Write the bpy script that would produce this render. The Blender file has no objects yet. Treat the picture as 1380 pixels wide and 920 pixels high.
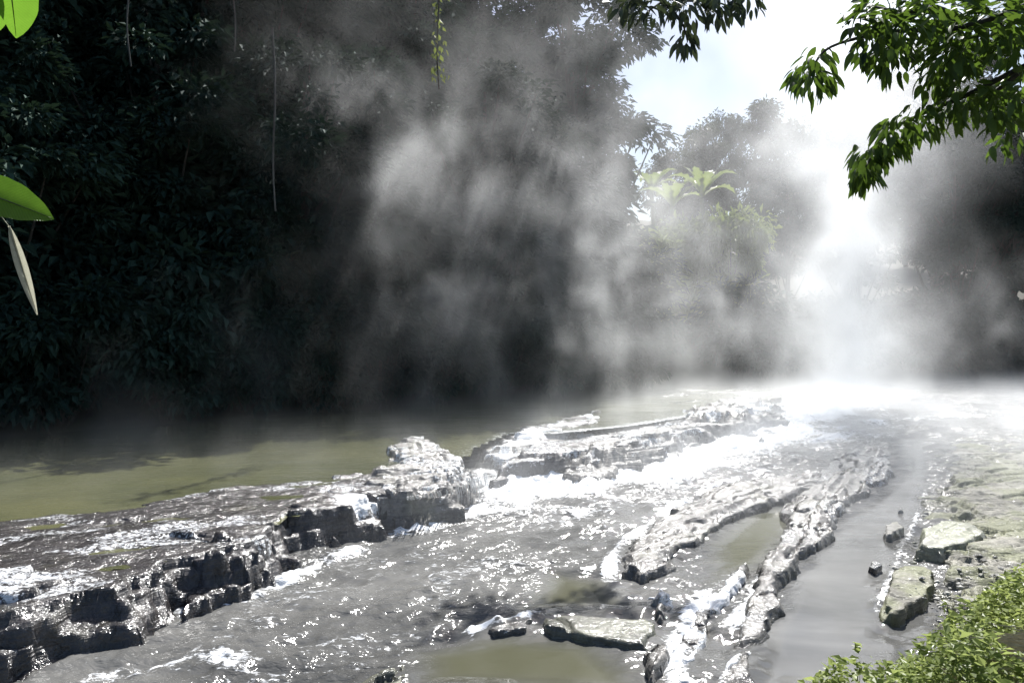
import bpy, math, random
import numpy as np
from mathutils import Vector

S = bpy.context.scene
C = S.collection
R = math.radians
random.seed(5)
RNG = np.random.default_rng(7)

# ------------------------------------------------------------------ camera, sky, sun, exposure
CAM = Vector((0.0, 0.0, 2.6))
FPX, HOR = 1083.0, 440.0                 # focal length and horizon row, in photograph pixels
cam_d = bpy.data.cameras.new("camera")
cam = bpy.data.objects.new("camera", cam_d); C.objects.link(cam)
cam.location = CAM
cam_d.sensor_width = 36.0
cam_d.lens = 36.0 * FPX / 1380.0
PITCH = math.atan((460 - HOR) / FPX)
cam.rotation_euler = (math.pi / 2 - PITCH, 0, 0)
cam_d.clip_start, cam_d.clip_end = 0.05, 2000
S.camera = cam

SUN_AZ, SUN_EL = R(20), R(50)            # azimuth clockwise from +Y
world = bpy.data.worlds.new("World"); S.world = world; world.use_nodes = True
wn, wl = world.node_tree.nodes, world.node_tree.links
sky = wn.new("ShaderNodeTexSky"); sky.sky_type = 'NISHITA'; sky.sun_disc = False
sky.sun_elevation, sky.sun_rotation = SUN_EL, SUN_AZ
sky.dust_density = 1.6; sky.ozone_density = 1.5
wl.new(sky.outputs[0], wn["Background"].inputs[0])
wn["Background"].inputs[1].default_value = 0.068

sd = bpy.data.lights.new("sun", 'SUN'); sd.energy = 5.0; sd.angle = R(0.53); sd.color = (1.0, 0.98, 0.95)
sun = bpy.data.objects.new("sun", sd); C.objects.link(sun); sun.location = (20, 40, 60)
SDIR = Vector((math.sin(SUN_AZ) * math.cos(SUN_EL), math.cos(SUN_AZ) * math.cos(SUN_EL), math.sin(SUN_EL)))
sun.rotation_euler = (-SDIR).to_track_quat('-Z', 'Y').to_euler()

S.view_settings.view_transform = 'Standard'; S.view_settings.look = 'None'
S.view_settings.exposure = 0.88; S.view_settings.gamma = 1.0
cy = S.cycles
cy.max_bounces = 6; cy.diffuse_bounces = 2; cy.glossy_bounces = 3; cy.transmission_bounces = 3
cy.transparent_max_bounces = 128; cy.volume_bounces = 4
cy.volume_step_rate = 1.6; cy.volume_max_steps = 256
cy.sample_clamp_indirect = 4.0
cy.use_denoising = True
cy.caustics_reflective = False; cy.caustics_refractive = False

# ------------------------------------------------------------------ helpers: pixels, noise, meshes
def at(px, py, z=0.0):
    """Point at height z seen at photograph pixel (px, py)."""
    dx, dz = (px - 690) / FPX, (HOR - py) / FPX
    t = (z - CAM.z) / dz
    return (CAM.x + dx * t, CAM.y + t, z)

def at_y(px, py, y):
    return Vector((CAM.x + (px - 690) / FPX * y, y, CAM.z + (HOR - py) / FPX * y))

def _h(ix, iy, iz, seed):
    n = (ix * 374761393 + iy * 668265263 + iz * 1274126177 + seed * 974634533) & 0x7fffffff
    n = ((n ^ (n >> 13)) * 1274126177) & 0x7fffffff
    n = ((n ^ (n >> 16)) * 668265263) & 0x7fffffff
    return ((n ^ (n >> 15)) & 0xffff) / 65535.0

def vnoise(x, y, z=0.0, seed=0):
    x = np.asarray(x, float); y = np.asarray(y, float); z = np.asarray(z, float) + 0 * x
    xi, yi, zi = np.floor(x).astype(np.int64), np.floor(y).astype(np.int64), np.floor(z).astype(np.int64)
    fx, fy, fz = x - xi, y - yi, z - zi
    fx, fy, fz = [f * f * f * (f * (f * 6 - 15) + 10) for f in (fx, fy, fz)]
    def L(a, b, t): return a + (b - a) * t
    r = []
    for dz in ((0, 1) if np.any(fz > 0) else (0,)):
        a = L(_h(xi, yi, zi + dz, seed), _h(xi + 1, yi, zi + dz, seed), fx)
        b = L(_h(xi, yi + 1, zi + dz, seed), _h(xi + 1, yi + 1, zi + dz, seed), fx)
        r.append(L(a, b, fy))
    return (L(r[0], r[1], fz) if len(r) == 2 else r[0]) * 2 - 1

def fbm(x, y, z=0.0, oct=4, seed=0, gain=0.5):
    t, a = 0, 1.0
    for k in range(oct):
        t = t + a * vnoise(np.asarray(x) * 2 ** k + 17.3 * k, np.asarray(y) * 2 ** k + 9.1 * k, np.asarray(z) * 2 ** k, seed + k)
        a *= gain
    return t

def sstep(a, b, x):
    t = np.clip((x - a) / (b - a), 0, 1); return t * t * (3 - 2 * t)

def poly_sd(X, Y, poly):
    """Signed distance to a closed polygon, positive inside."""
    P = np.asarray(poly, float)[:, :2]; Q = np.roll(P, -1, 0)
    d = np.full(X.shape, 1e9); ins = np.zeros(X.shape, bool)
    for (ax, ay), (bx, by) in zip(P, Q):
        ex, ey = bx - ax, by - ay
        t = np.clip(((X - ax) * ex + (Y - ay) * ey) / (ex * ex + ey * ey + 1e-12), 0, 1)
        d = np.minimum(d, np.hypot(X - ax - t * ex, Y - ay - t * ey))
        cr = ((ay > Y) != (by > Y)) & (X < (bx - ax) * (Y - ay) / (by - ay + 1e-12) + ax)
        ins ^= cr
    return np.where(ins, d, -d)

def line_d(X, Y, pts):
    P = np.asarray(pts, float)[:, :2]; d = np.full(X.shape, 1e9)
    for (ax, ay), (bx, by) in zip(P[:-1], P[1:]):
        ex, ey = bx - ax, by - ay
        t = np.clip(((X - ax) * ex + (Y - ay) * ey) / (ex * ex + ey * ey + 1e-12), 0, 1)
        d = np.minimum(d, np.hypot(X - ax - t * ex, Y - ay - t * ey))
    return d

def mesh_np(name, verts, faces, mat=None, smooth=True):
    """faces: (n,k) int array with constant k."""
    me = bpy.data.meshes.new(name)
    verts = np.asarray(verts, np.float32); faces = np.asarray(faces, np.int32)
    n, k = faces.shape
    me.vertices.add(len(verts)); me.vertices.foreach_set("co", verts.ravel())
    me.loops.add(n * k); me.loops.foreach_set("vertex_index", faces.ravel())
    me.polygons.add(n)
    me.polygons.foreach_set("loop_start", np.arange(0, n * k, k, dtype=np.int32))
    me.polygons.foreach_set("loop_total", np.full(n, k, np.int32))
    me.polygons.foreach_set("use_smooth", np.full(n, smooth, bool))
    me.update(calc_edges=True); me.validate()
    if mat: me.materials.append(mat)
    return me

def link(name, data, parent=None, loc=None):
    o = bpy.data.objects.new(name, data); C.objects.link(o)
    if parent: o.parent = parent
    if loc is not None: o.location = loc
    return o

def tag(o, label=None, cat=None, group=None, kind=None):
    if label: o['label'] = label
    if cat: o['category'] = cat
    if group: o['group'] = group
    if kind: o['kind'] = kind
    return o

def attr(me, name, vals):
    a = me.attributes.new(name, 'FLOAT', 'POINT'); a.data.foreach_set("value", np.asarray(vals, np.float32).ravel())

def grid_faces(nr, nc, keep=None):
    i = np.arange(nr - 1)[:, None] * nc + np.arange(nc - 1)[None]
    f = np.stack([i, i + 1, i + nc + 1, i + nc], -1).reshape(-1, 4)
    if keep is not None:
        k = keep.ravel(); f = f[k[f].all(1)]
    return f

def compact(v, f):
    used = np.unique(f); m = np.full(len(v), -1); m[used] = np.arange(len(used)); return v[used], m[f], used

def tube(pts, radii, n=6):
    """Verts and quads of a tapered tube along pts."""
    pts = [Vector(p) for p in pts]; V = []; F = []
    for i, p in enumerate(pts):
        t = (pts[min(i + 1, len(pts) - 1)] - pts[max(i - 1, 0)]).normalized()
        u = t.cross(Vector((0.31, 0.2, 0.93))); u = u.normalized() if u.length > 1e-4 else Vector((1, 0, 0))
        w = t.cross(u)
        for k in range(n):
            a = 2 * math.pi * k / n
            V.append(p + (u * math.cos(a) + w * math.sin(a)) * radii[i])
        if i:
            b = (i - 1) * n
            F += [(b + k, b + (k + 1) % n, b + n + (k + 1) % n, b + n + k) for k in range(n)]
    return np.array([tuple(v) for v in V]), np.array(F)

def join(parts):
    V, F, o = [], [], 0
    for v, f in parts:
        V.append(v); F.append(np.asarray(f) + o); o += len(v)
    return np.concatenate(V), np.concatenate(F)

def smooth_path(pts, n):
    P = np.asarray(pts, float); m = len(P); out = []
    for t in np.linspace(0, m - 1.0001, n):
        i = int(t); f = t - i
        p0, p1, p2, p3 = P[max(i - 1, 0)], P[i], P[min(i + 1, m - 1)], P[min(i + 2, m - 1)]
        out.append(0.5 * (2 * p1 + (p2 - p0) * f + (2 * p0 - 5 * p1 + 4 * p2 - p3) * f * f + (3 * p1 - p0 - 3 * p2 + p3) * f ** 3))
    return out

# ------------------------------------------------------------------ materials
class NT:
    def __init__(s, name):
        s.m = bpy.data.materials.new(name); s.m.use_nodes = True
        s.t = s.m.node_tree; s.n = s.t.nodes; s.l = s.t.links
        s.p = s.n["Principled BSDF"]; s.out = s.n["Material Output"]
    def new(s, k, **kw):
        x = s.n.new(k)
        for a, b in kw.items(): setattr(x, a, b)
        return x
    def link(s, a, b): s.l.new(a, b)
    def pos(s, scale=(1, 1, 1), obj=False, rot=(0, 0, 0)):
        tc = s.new("ShaderNodeTexCoord"); mp = s.new("ShaderNodeMapping")
        mp.inputs["Scale"].default_value = scale; mp.inputs["Rotation"].default_value = rot
        if obj: s.link(tc.outputs["Object"], mp.inputs[0])
        else:
            g = s.new("ShaderNodeNewGeometry"); s.link(g.outputs["Position"], mp.inputs[0])
        return mp.outputs[0]
    def noise(s, vec, scale, detail=4, rough=0.55, dist=0.0):
        x = s.new("ShaderNodeTexNoise"); x.inputs["Scale"].default_value = scale; x.inputs["Detail"].default_value = detail
        x.inputs["Roughness"].default_value = rough; x.inputs["Distortion"].default_value = dist
        s.link(vec, x.inputs["Vector"]); return x.outputs["Fac"]
    def ramp(s, fac, stops):
        x = s.new("ShaderNodeValToRGB"); r = x.color_ramp
        while len(r.elements) < len(stops): r.elements.new(0.5)
        for e, (p, c) in zip(r.elements, stops):
            e.position = p; e.color = (c[0], c[1], c[2], 1) if not isinstance(c, (int, float)) else (c, c, c, 1)
        s.link(fac, x.inputs[0]); return x.outputs[0]
    def mix(s, fac, a, b):
        x = s.new("ShaderNodeMix", data_type='RGBA')
        for k, v in ((0, fac), (6, a), (7, b)):
            if hasattr(v, 'is_linked'): s.link(v, x.inputs[k])
            elif k == 0: x.inputs[0].default_value = v
            else: x.inputs[k].default_value = (*v, 1)
        return x.outputs[2]
    def math(s, op, a, b=None, clamp=False):
        x = s.new("ShaderNodeMath", operation=op, use_clamp=clamp)
        for i, v in enumerate((a, b)):
            if v is None: continue
            if hasattr(v, 'is_linked'): s.link(v, x.inputs[i])
            else: x.inputs[i].default_value = v
        return x.outputs[0]
    def attr(s, name):
        x = s.new("ShaderNodeAttribute"); x.attribute_name = name; return x.outputs["Fac"]
    def bump(s, h, strength, dist, normal=None):
        x = s.new("ShaderNodeBump"); x.inputs["Strength"].default_value = strength; x.inputs["Distance"].default_value = dist
        s.link(h, x.inputs["Height"])
        if normal is not None: s.link(normal, x.inputs["Normal"])
        return x.outputs[0]
    def set(s, **kw):
        for k, v in kw.items():
            i = s.p.inputs[k.replace('_', ' ')]
            if hasattr(v, 'is_linked'): s.link(v, i)
            else: i.default_value = (*v, 1) if isinstance(v, tuple) else v

def rock_mat(name, dry, moss, moss_amt, wet, sparkle):
    t = NT(name); P = t.pos()
    n1 = t.noise(P, 1.3, 6, 0.6); n2 = t.noise(P, 9.0, 6, 0.65); n3 = t.noise(P, 38.0, 3, 0.6)
    dark = tuple(c * 0.45 for c in dry)
    bed = t.noise(t.pos((0.8, 0.8, 15.0)), 1.3, 4, 0.6, 0.3)
    col = t.ramp(n2, [(0.32, dark), (0.52, dry), (0.75, tuple(min(1, c * 1.35) for c in dry))])
    col = t.mix(t.ramp(bed, [(0.40, 0.75), (0.50, 0.0)]), col, tuple(c * 0.38 for c in dry))
    mm = t.ramp(n1, [(0.62 - 0.3 * moss_amt, 0.0), (0.72 - 0.3 * moss_amt, 1.0)])
    mm = t.math('MULTIPLY', mm, min(1.0, moss_amt * 1.3))
    mcol = t.ramp(n3, [(0.3, tuple(c * 0.55 for c in moss)), (0.7, tuple(min(1, c * 1.3) for c in moss))])
    col = t.mix(mm, col, mcol)
    hmask = t.attr("low")                       # wet band close to the water line
    col = t.mix(t.math('MULTIPLY', hmask, 0.65), col, tuple(c * 0.22 for c in dry))
    foam = t.attr("foam")  # white water, with sun glitter painted in as extra flecks
    fn = t.noise(P, 20.0, 5, 0.72, 0.4)
    ff = t.math('SUBTRACT', t.math('ADD', t.math('MULTIPLY', foam, 0.5), fn), 0.76)
    ff = t.math('MULTIPLY', t.math('MULTIPLY', ff, 8.0, True), t.math('MULTIPLY', foam, 8.0, True))
    col = t.mix(ff, col, (0.78, 0.8, 0.82))
    t.set(Base_Color=col, Roughness=t.math('ADD', t.math('MULTIPLY', t.math('SUBTRACT', 1.0, hmask), 0.75 - 0.55 * wet), 0.12))
    b = t.bump(n2, 0.5, 0.04); b = t.bump(bed, 0.8, 0.05, b); b = t.bump(n3, 0.4, 0.010, b)
    t.link(b, t.p.inputs["Normal"])
    if sparkle > 0:                              # a film of running water over the stone
        t.set(Coat_Weight=sparkle, Coat_Roughness=0.15, Coat_IOR=1.5, Specular_IOR_Level=0.2)
        w = t.bump(t.noise(P, 5.0, 3, 0.6, 0.4), 1.0, 0.075); w = t.bump(t.noise(P, 17.0, 3, 0.65, 0.3), 1.0, 0.03, w)
        t.link(w, t.p.inputs["Coat Normal"])
    return t.m

M = {}
M['rock_wet'] = rock_mat("wet_rock", (0.052, 0.047, 0.046), (0.10, 0.10, 0.04), 0.12, 0.9, 1.0)
M['rock_ridge'] = rock_mat("ridge_rock", (0.20, 0.19, 0.175), (0.17, 0.17, 0.10), 0.25, 0.6, 0.7)
M['rock_green'] = rock_mat("green_rock", (0.25, 0.25, 0.20), (0.19, 0.21, 0.11), 0.45, 0.6, 0.6)
M['rock_moss'] = rock_mat("mossy_rock", (0.25, 0.24, 0.20), (0.19, 0.20, 0.115), 0.6, 0.3, 0.12)
M['stone_pale'] = rock_mat("pale_stone", (0.40, 0.39, 0.36), (0.24, 0.25, 0.15), 0.3, 0.3, 0.1)

def water_mat(name, base, base2, shallow, deep_scale, rough, bumps):
    t = NT(name)
    P = t.pos((0.55, 1.0, 1.0), rot=(0, 0, -R(38)))          # stretched along the current
    n = t.noise(P, deep_scale, 5, 0.6, 0.6)
    col = t.ramp(n, [(0.36, base), (0.62, base2)])
    col = t.mix(t.attr("shallow"), col, shallow)
    foam = t.attr("foam")
    fn = t.noise(P, 17.0, 6, 0.72, 0.5)
    # foam breaks into flecks where it is thin; the flecks also paint sun sparkle
    ff = t.math('SUBTRACT', t.math('ADD', t.math('MULTIPLY', foam, 0.6), fn), 0.72)
    ff = t.math('MULTIPLY', t.math('MULTIPLY', ff, 8.0, True), t.math('MULTIPLY', foam, 8.0, True))
    t.set(Base_Color=t.mix(ff, col, (0.82, 0.84, 0.86)), Roughness=t.math('ADD', t.math('MULTIPLY', ff, 0.5), t.math('ADD', t.math('MULTIPLY', t.math('MINIMUM', t.attr("rip"), 1.0), rough), 0.025)), IOR=1.333)
    b = None
    rip = t.attr("rip")
    for sc, st, d, det in bumps:
        h = t.math('MULTIPLY', t.noise(P, sc, det, 0.6, 0.3), rip)
        b = t.bump(h, st, d, b)
    t.link(b, t.p.inputs["Normal"])
    return t.m

M['stream'] = water_mat("stream_water", (0.080, 0.080, 0.077), (0.165, 0.163, 0.155), (0.080, 0.080, 0.045), 0.7, 0.10, [(2.8, 1.0, 0.065, 2), (9.0, 1.0, 0.034, 3), (26.0, 1.0, 0.009, 2)])
M['pool'] = water_mat("pool_water", (0.060, 0.066, 0.030), (0.115, 0.116, 0.058), (0.10, 0.10, 0.05), 0.4, 0.07, [(2.5, 1.0, 0.02, 3), (9.0, 1.0, 0.010, 2)])

def leaf_mat(name, c1, c2, trans, tcol, rough=0.45, scale=0.8, rnd=0.3, spec=0.25, veins=False):
    t = NT(name)
    P = t.pos()
    n = t.noise(P, scale, 3, 0.6); n2 = t.noise(P, scale * 11, 2, 0.5)
    oi = t.new("ShaderNodeObjectInfo")
    f = t.math('ADD', t.math('MULTIPLY', n, 0.6), t.math('MULTIPLY', n2, 0.4))
    f = t.math('ADD', f, t.math('MULTIPLY', t.math('SUBTRACT', oi.outputs["Random"], 0.5), rnd))
    col = t.ramp(f, [(0.35, c1), (0.68, c2)])
    if veins:                                   # side veins slanting off the midrib, and a few blemishes
        tc = t.new("ShaderNodeTexCoord"); sp = t.new("ShaderNodeSeparateXYZ"); t.link(tc.outputs["Object"], sp.inputs[0])
        ph = t.math('SUBTRACT', t.math('MULTIPLY', sp.outputs[0], 520.0), t.math('MULTIPLY', t.math('ABSOLUTE', sp.outputs[1]), 420.0))
        vn = t.math('POWER', t.math('ABSOLUTE', t.math('SINE', ph)), 0.35)
        col = t.mix(t.math('MULTIPLY', t.math('SUBTRACT', 1.0, vn), 0.75), col, tuple(c * 0.5 for c in c1))
        bl = t.noise(tc.outputs["Object"], 120.0, 3, 0.6)
        col = t.mix(t.ramp(bl, [(0.66, 0.0), (0.72, 0.7)]), col, (0.12, 0.09, 0.03))
        t.link(t.bump(vn, 0.4, 0.002), t.p.inputs["Normal"])
    t.set(Base_Color=col, Roughness=rough, Specular_IOR_Level=spec)
    tr = t.new("ShaderNodeBsdfTranslucent"); t.link(t.mix(0.5, col, tcol), tr.inputs[0])
    mx = t.new("ShaderNodeMixShader"); mx.inputs[0].default_value = trans
    t.link(t.p.outputs[0], mx.inputs[1]); t.link(tr.outputs[0], mx.inputs[2]); t.link(mx.outputs[0], t.out.inputs[0])
    return t.m

M['dark_leaf'] = leaf_mat("forest_leaf", (0.018, 0.038, 0.032), (0.042, 0.078, 0.058), 0.06, (0.05, 0.08, 0.02), 0.75, 0.8, 0.3, 0.08)  # blue-green lift in the colour stands in for haze
M['mid_leaf'] = leaf_mat("hill_leaf", (0.04, 0.055, 0.035), (0.075, 0.09, 0.05), 0.15, (0.10, 0.14, 0.04))
M['light_leaf'] = leaf_mat("clearing_leaf", (0.09, 0.13, 0.03), (0.17, 0.20, 0.06), 0.4, (0.30, 0.38, 0.08))
M['near_leaf'] = leaf_mat("overhang_leaf", (0.014, 0.030, 0.014), (0.085, 0.135, 0.028), 0.32, (0.20, 0.34, 0.03), 0.5, 1.5, 0.8)
M['weed_leaf'] = leaf_mat("weed_leaf", (0.12, 0.17, 0.04), (0.34, 0.40, 0.12), 0.5, (0.42, 0.48, 0.17), 0.4, 3.0)
M['sapling_leaf'] = leaf_mat("sapling_leaf", (0.045, 0.115, 0.012), (0.085, 0.18, 0.02), 0.5, (0.24, 0.48, 0.04), 0.35, 9.0, veins=True)
M['dry_leaf'] = leaf_mat("dry_leaf", (0.36, 0.34, 0.25), (0.62, 0.60, 0.48), 0.35, (0.6, 0.6, 0.45), 0.6, 40.0)

def plain(name, c1, c2, scale, rough=0.8, stretch=(1, 1, 1), bump=0.4):
    t = NT(name); P = t.pos(stretch)
    n = t.noise(P, scale, 5, 0.6)
    t.set(Base_Color=t.ramp(n, [(0.3, c1), (0.7, c2)]), Roughness=rough)
    t.link(t.bump(n, bump, 0.03), t.p.inputs["Normal"]); return t.m
M['bark'] = plain("bark", (0.02, 0.018, 0.015), (0.06, 0.055, 0.045), 9.0, 0.9, (1, 1, 0.25))
M['pale_bark'] = plain("pale_vine_bark", (0.05, 0.05, 0.047), (0.13, 0.13, 0.12), 8.0, 0.85, (1, 1, 0.2))
M['soil'] = plain("bank_soil", (0.02, 0.018, 0.012), (0.06, 0.055, 0.035), 3.0, 0.95)
M['dry_grass'] = plain("dry_grass", (0.26, 0.23, 0.14), (0.50, 0.46, 0.32), 20.0, 0.8)
M['stem'] = plain("green_stem", (0.05, 0.08, 0.02), (0.09, 0.12, 0.04), 20.0, 0.6)
M['spray'] = plain("falling_water", (0.70, 0.72, 0.74), (0.86, 0.87, 0.88), 24.0, 0.25, (1, 1, 0.2), 0.8)

# ------------------------------------------------------------------ ground
RIVER = [(-40, 2.2), (-14, 2.6), (-5, 2.9), (0, 3.2), (1.6, 4.6), (3.0, 5.6), (4.7, 7.2), (7.5, 8.6), (11, 11), (16, 14.5), (26, 18), (60, 24),
         (60, 40), (30, 33.5), (20, 32), (11, 31), (7.4, 30.0), (2.6, 26), (-1.9, 22.5), (-5.2, 19.4), (-9.9, 15.5), (-16, 11), (-28, 6.5), (-40, 5)]
def ground_z(X, Y):
    d = -poly_sd(X, Y, RIVER)                   # positive on land
    near = sstep(14, 4, Y - 0.35 * X)
    h = np.where(d < 0, -0.75 * sstep(0, 1.2, -d) + 0.0, 0.0)
    far_rise = 0.45 + 2.0 * sstep(0.2, 5, d) + 0.22 * np.clip(d - 3, 0, 60)
    near_rise = 0.42 * sstep(0, 0.5, d) + 0.35 * sstep(1, 3.5, d) + 0.05 * np.clip(d - 4, 0, 40)
    land = far_rise * (1 - near) + near_rise * near
    h = np.where(d >= 0, land * sstep(0, 0.45, d), h)
    return h + fbm(X * 0.9, Y * 0.9, 0, 4, 3) * 0.06 * sstep(-0.5, 1, d)
def warp(n, lo, hi, c, p):
    u = np.linspace(-1, 1, n); s = np.sign(u) * np.abs(u) ** p
    return np.where(s < 0, c + s * (c - lo), c + s * (hi - c))
gx, gy = warp(360, -900, 900, 1, 4.2), warp(360, -900, 1200, 8, 4.2)
GX, GY = np.meshgrid(gx, gy)
GZ = ground_z(GX, GY)
GZ = np.where(np.hypot(GX, GY) > 90, np.minimum(GZ, 14) , GZ)
ground = link("ground", mesh_np("ground", np.stack([GX, GY, GZ], -1).reshape(-1, 3), grid_faces(360, 360), M['soil']))
tag(ground, kind='structure')

# ------------------------------------------------------------------ water
POOL_Z = 0.42
LEDGE = [at(x, y, 0.2) for x, y in [(-900, 1050), (-300, 900), (0, 850), (130, 815), (225, 795), (260, 765), (385, 735), (480, 680), (560, 670), (625, 650), (640, 625),
                                  (690, 600), (760, 600), (850, 590), (960, 570), (1060, 558), (1090, 545)]]
FOAM_GLARE_LINES = [  # pixel path on the water, half width in metres, strength; some also paint sun glare
    ([(225, 835), (300, 812), (380, 785), (430, 762), (480, 740)], 0.13, 0.62),
    ([(455, 722), (520, 715), (580, 705), (640, 688), (720, 685), (780, 690)], 0.25, 0.6),
    ([(690, 662), (780, 650), (860, 640), (960, 615), (1050, 590), (1120, 565), (1180, 552)], 0.85, 1.0),  # main white water, widened to paint in sun glare
    ([(600, 680), (630, 655), (650, 640)], 0.15, 0.5),
    ([(1080, 600), (1130, 590), (1190, 580), (1260, 575), (1400, 570)], 0.5, 0.5),
    ([(940, 600), (1040, 610), (1120, 600), (1170, 590)], 0.5, 0.5),
    ([(820, 775), (830, 740), (885, 695), (960, 655), (1040, 640)], 0.08, 0.75),
    ([(1150, 640), (1100, 690), (1060, 740), (1020, 790), (990, 850)], 0.08, 0.45),
    ([(1250, 650), (1240, 690), (1205, 770), (1185, 820), (1205, 850)], 0.05, 0.5),
    ([(-20, 935), (90, 905), (200, 880), (330, 850), (430, 800)], 0.30, 0.20),
    ([(330, 900), (470, 850), (560, 800), (660, 760), (720, 720)], 0.50, 0.24),
    ([(150, 910), (260, 890), (360, 900)], 0.25, 0.40),
    ([(680, 650), (820, 660), (960, 625), (1080, 600), (1180, 575)], 1.2, 0.42),  # sun glare painted as a broad band of pale flecks
    ([(330, 830), (460, 790), (600, 740), (760, 700), (900, 660)], 0.5, 0.27),
    ([(560, 760), (650, 715), (760, 715), (860, 690)], 0.45, 0.24),
    ([(640, 850), (700, 838), (730, 825)], 0.08, 0.5),
    ([(905, 925), (920, 860), (950, 800), (1000, 760)], 0.10, 0.55)]
FOAM_GLARE_W = [([at(x, y, 0.02) for x, y in p], w, s) for p, w, s in FOAM_GLARE_LINES]
def foam_glare_at(X, Y):
    f = np.zeros(X.shape)
    wob = fbm(X * 1.3, Y * 1.3, 0, 3, 41) * 0.12
    for p, w, s in FOAM_GLARE_W:
        d = line_d(X, Y, p) + wob * min(1, w * 2.5)
        f = np.maximum(f, s * np.exp(-(d / (w * 1.15)) ** 2))
    return f * np.clip(0.85 + 0.55 * fbm(X * 1.7, Y * 1.7, 0, 3, 43), 0.2, 1.5) + 0.12 * np.clip(fbm(X * 0.8, Y * 0.8, 0, 2, 45) + 0.3, 0, 1)
CALM = [[at(x, y, 0) for x, y in [(1250, 600), (1255, 660), (1225, 720), (1190, 800), (1200, 880), (1180, 930), (1020, 930), (1020, 860), (1060, 790), (1100, 740), (1150, 690), (1215, 640), (1210, 600)]],
        [at(x, y, 0) for x, y in [(955, 735), (1010, 690), (1080, 680), (1085, 705), (1040, 760), (960, 790)]],
        [at(x, y, 0) for x, y in [(560, 930), (560, 880), (680, 858), (800, 868), (860, 910), (860, 940)]],
        [at(x, y, 0) for x, y in [(700, 825), (740, 770), (820, 785), (850, 825)]]]
def level(X, Y):
    return 0.40 * sstep(11, 26, Y)

ny, nx = 620, 440
yy = 3.0 * (34.0 / 3.0) ** np.linspace(0, 1, ny)
u = np.linspace(0, 1, nx)
Yw = np.repeat(yy[:, None], nx, 1)
xl = np.interp(yy, [3, 8, 14, 22, 30, 34], [-6, -7, -5, 1, 7, 9]); xr = np.interp(yy, [3, 8, 12, 20, 34], [4, 6.5, 12.5, 26, 34])
Xw = xl[:, None] + (xr - xl)[:, None] * u[None]
foam = foam_glare_at(Xw, Yw)
calm = np.zeros(Xw.shape)
for c in CALM: calm = np.maximum(calm, sstep(-0.15, 0.25, poly_sd(Xw, Yw, c)))
rip = 1 - 0.93 * calm
flow = R(38)                                      # streaming from far right to near left
U = Xw * math.cos(flow) + Yw * math.sin(flow); V = -Xw * math.sin(flow) + Yw * math.cos(flow)
waves = fbm(U * 0.9, V * 1.6, 0, 3, 11) * 0.045 + fbm(U * 3.0, V * 4.5, 0, 3, 12) * 0.022 + np.abs(fbm(U * 7, V * 9, 0, 2, 13)) * 0.012
Zw = level(Xw, Yw) + waves * (1 - 0.97 * calm) + foam * (1 - calm) * (0.05 + 0.05 * fbm(Xw * 9, Yw * 9, 0, 3, 14))
lo = (0.8 + 0.5 * sstep(9, 15, Yw)) + 0.65 * fbm(Xw * 0.8, Yw * 0.8, 0, 3, 21)
shal = np.zeros(Xw.shape)
for q_ in (1, 2, 3): shal = np.maximum(shal, sstep(-0.1, 0.35, poly_sd(Xw, Yw, CALM[q_])))
f_ = grid_faces(ny, nx)
me = mesh_np("stream", np.stack([Xw, Yw, Zw], -1).reshape(-1, 3), f_, M['stream'])
attr(me, "foam", foam * (1 - 0.75 * calm)); attr(me, "rip", np.clip(rip * lo, 0.02, 1.8)); attr(me, "shallow", shal * 0.85)
tag(link("stream_water", me), kind='structure')

# upper pool, held back by the ledge
pool_poly = [(x, y) for x, y, _ in LEDGE]
pool_poly = [(x - 0.03, y + 0.12) for x, y in pool_poly] + [(14, 26.5), (40, 27), (40, 36), (22, 34), (11, 33), (2, 29), (-5, 23), (-14, 18), (-34, 12), (-34, 4)]
px_, py_ = np.linspace(-26, 34, 480), np.linspace(3.5, 35, 420)
PX, PY = np.meshgrid(px_, py_)
pd = poly_sd(PX, PY, pool_poly)
pw = fbm(PX * 1.1, PY * 1.6, 0, 3, 31) * 0.008
PZ = POOL_Z + pw
v = np.stack([PX, PY, PZ], -1).reshape(-1, 3)
v, f2, used = compact(v, grid_faces(420, 480, pd > -0.02))
me = mesh_np("upper_pool", v, f2, M['pool'])
dl = line_d(PX, PY, LEDGE)
attr(me, "rip", (0.55 + 1.6 * sstep(2.2, 0.4, dl)).ravel()[used])
attr(me, "foam", (0.55 * sstep(0.9, 0.1, dl) * sstep(-3.0, 1.5, PX)).ravel()[used])
tag(link("pool_water", me), kind='structure')

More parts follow.
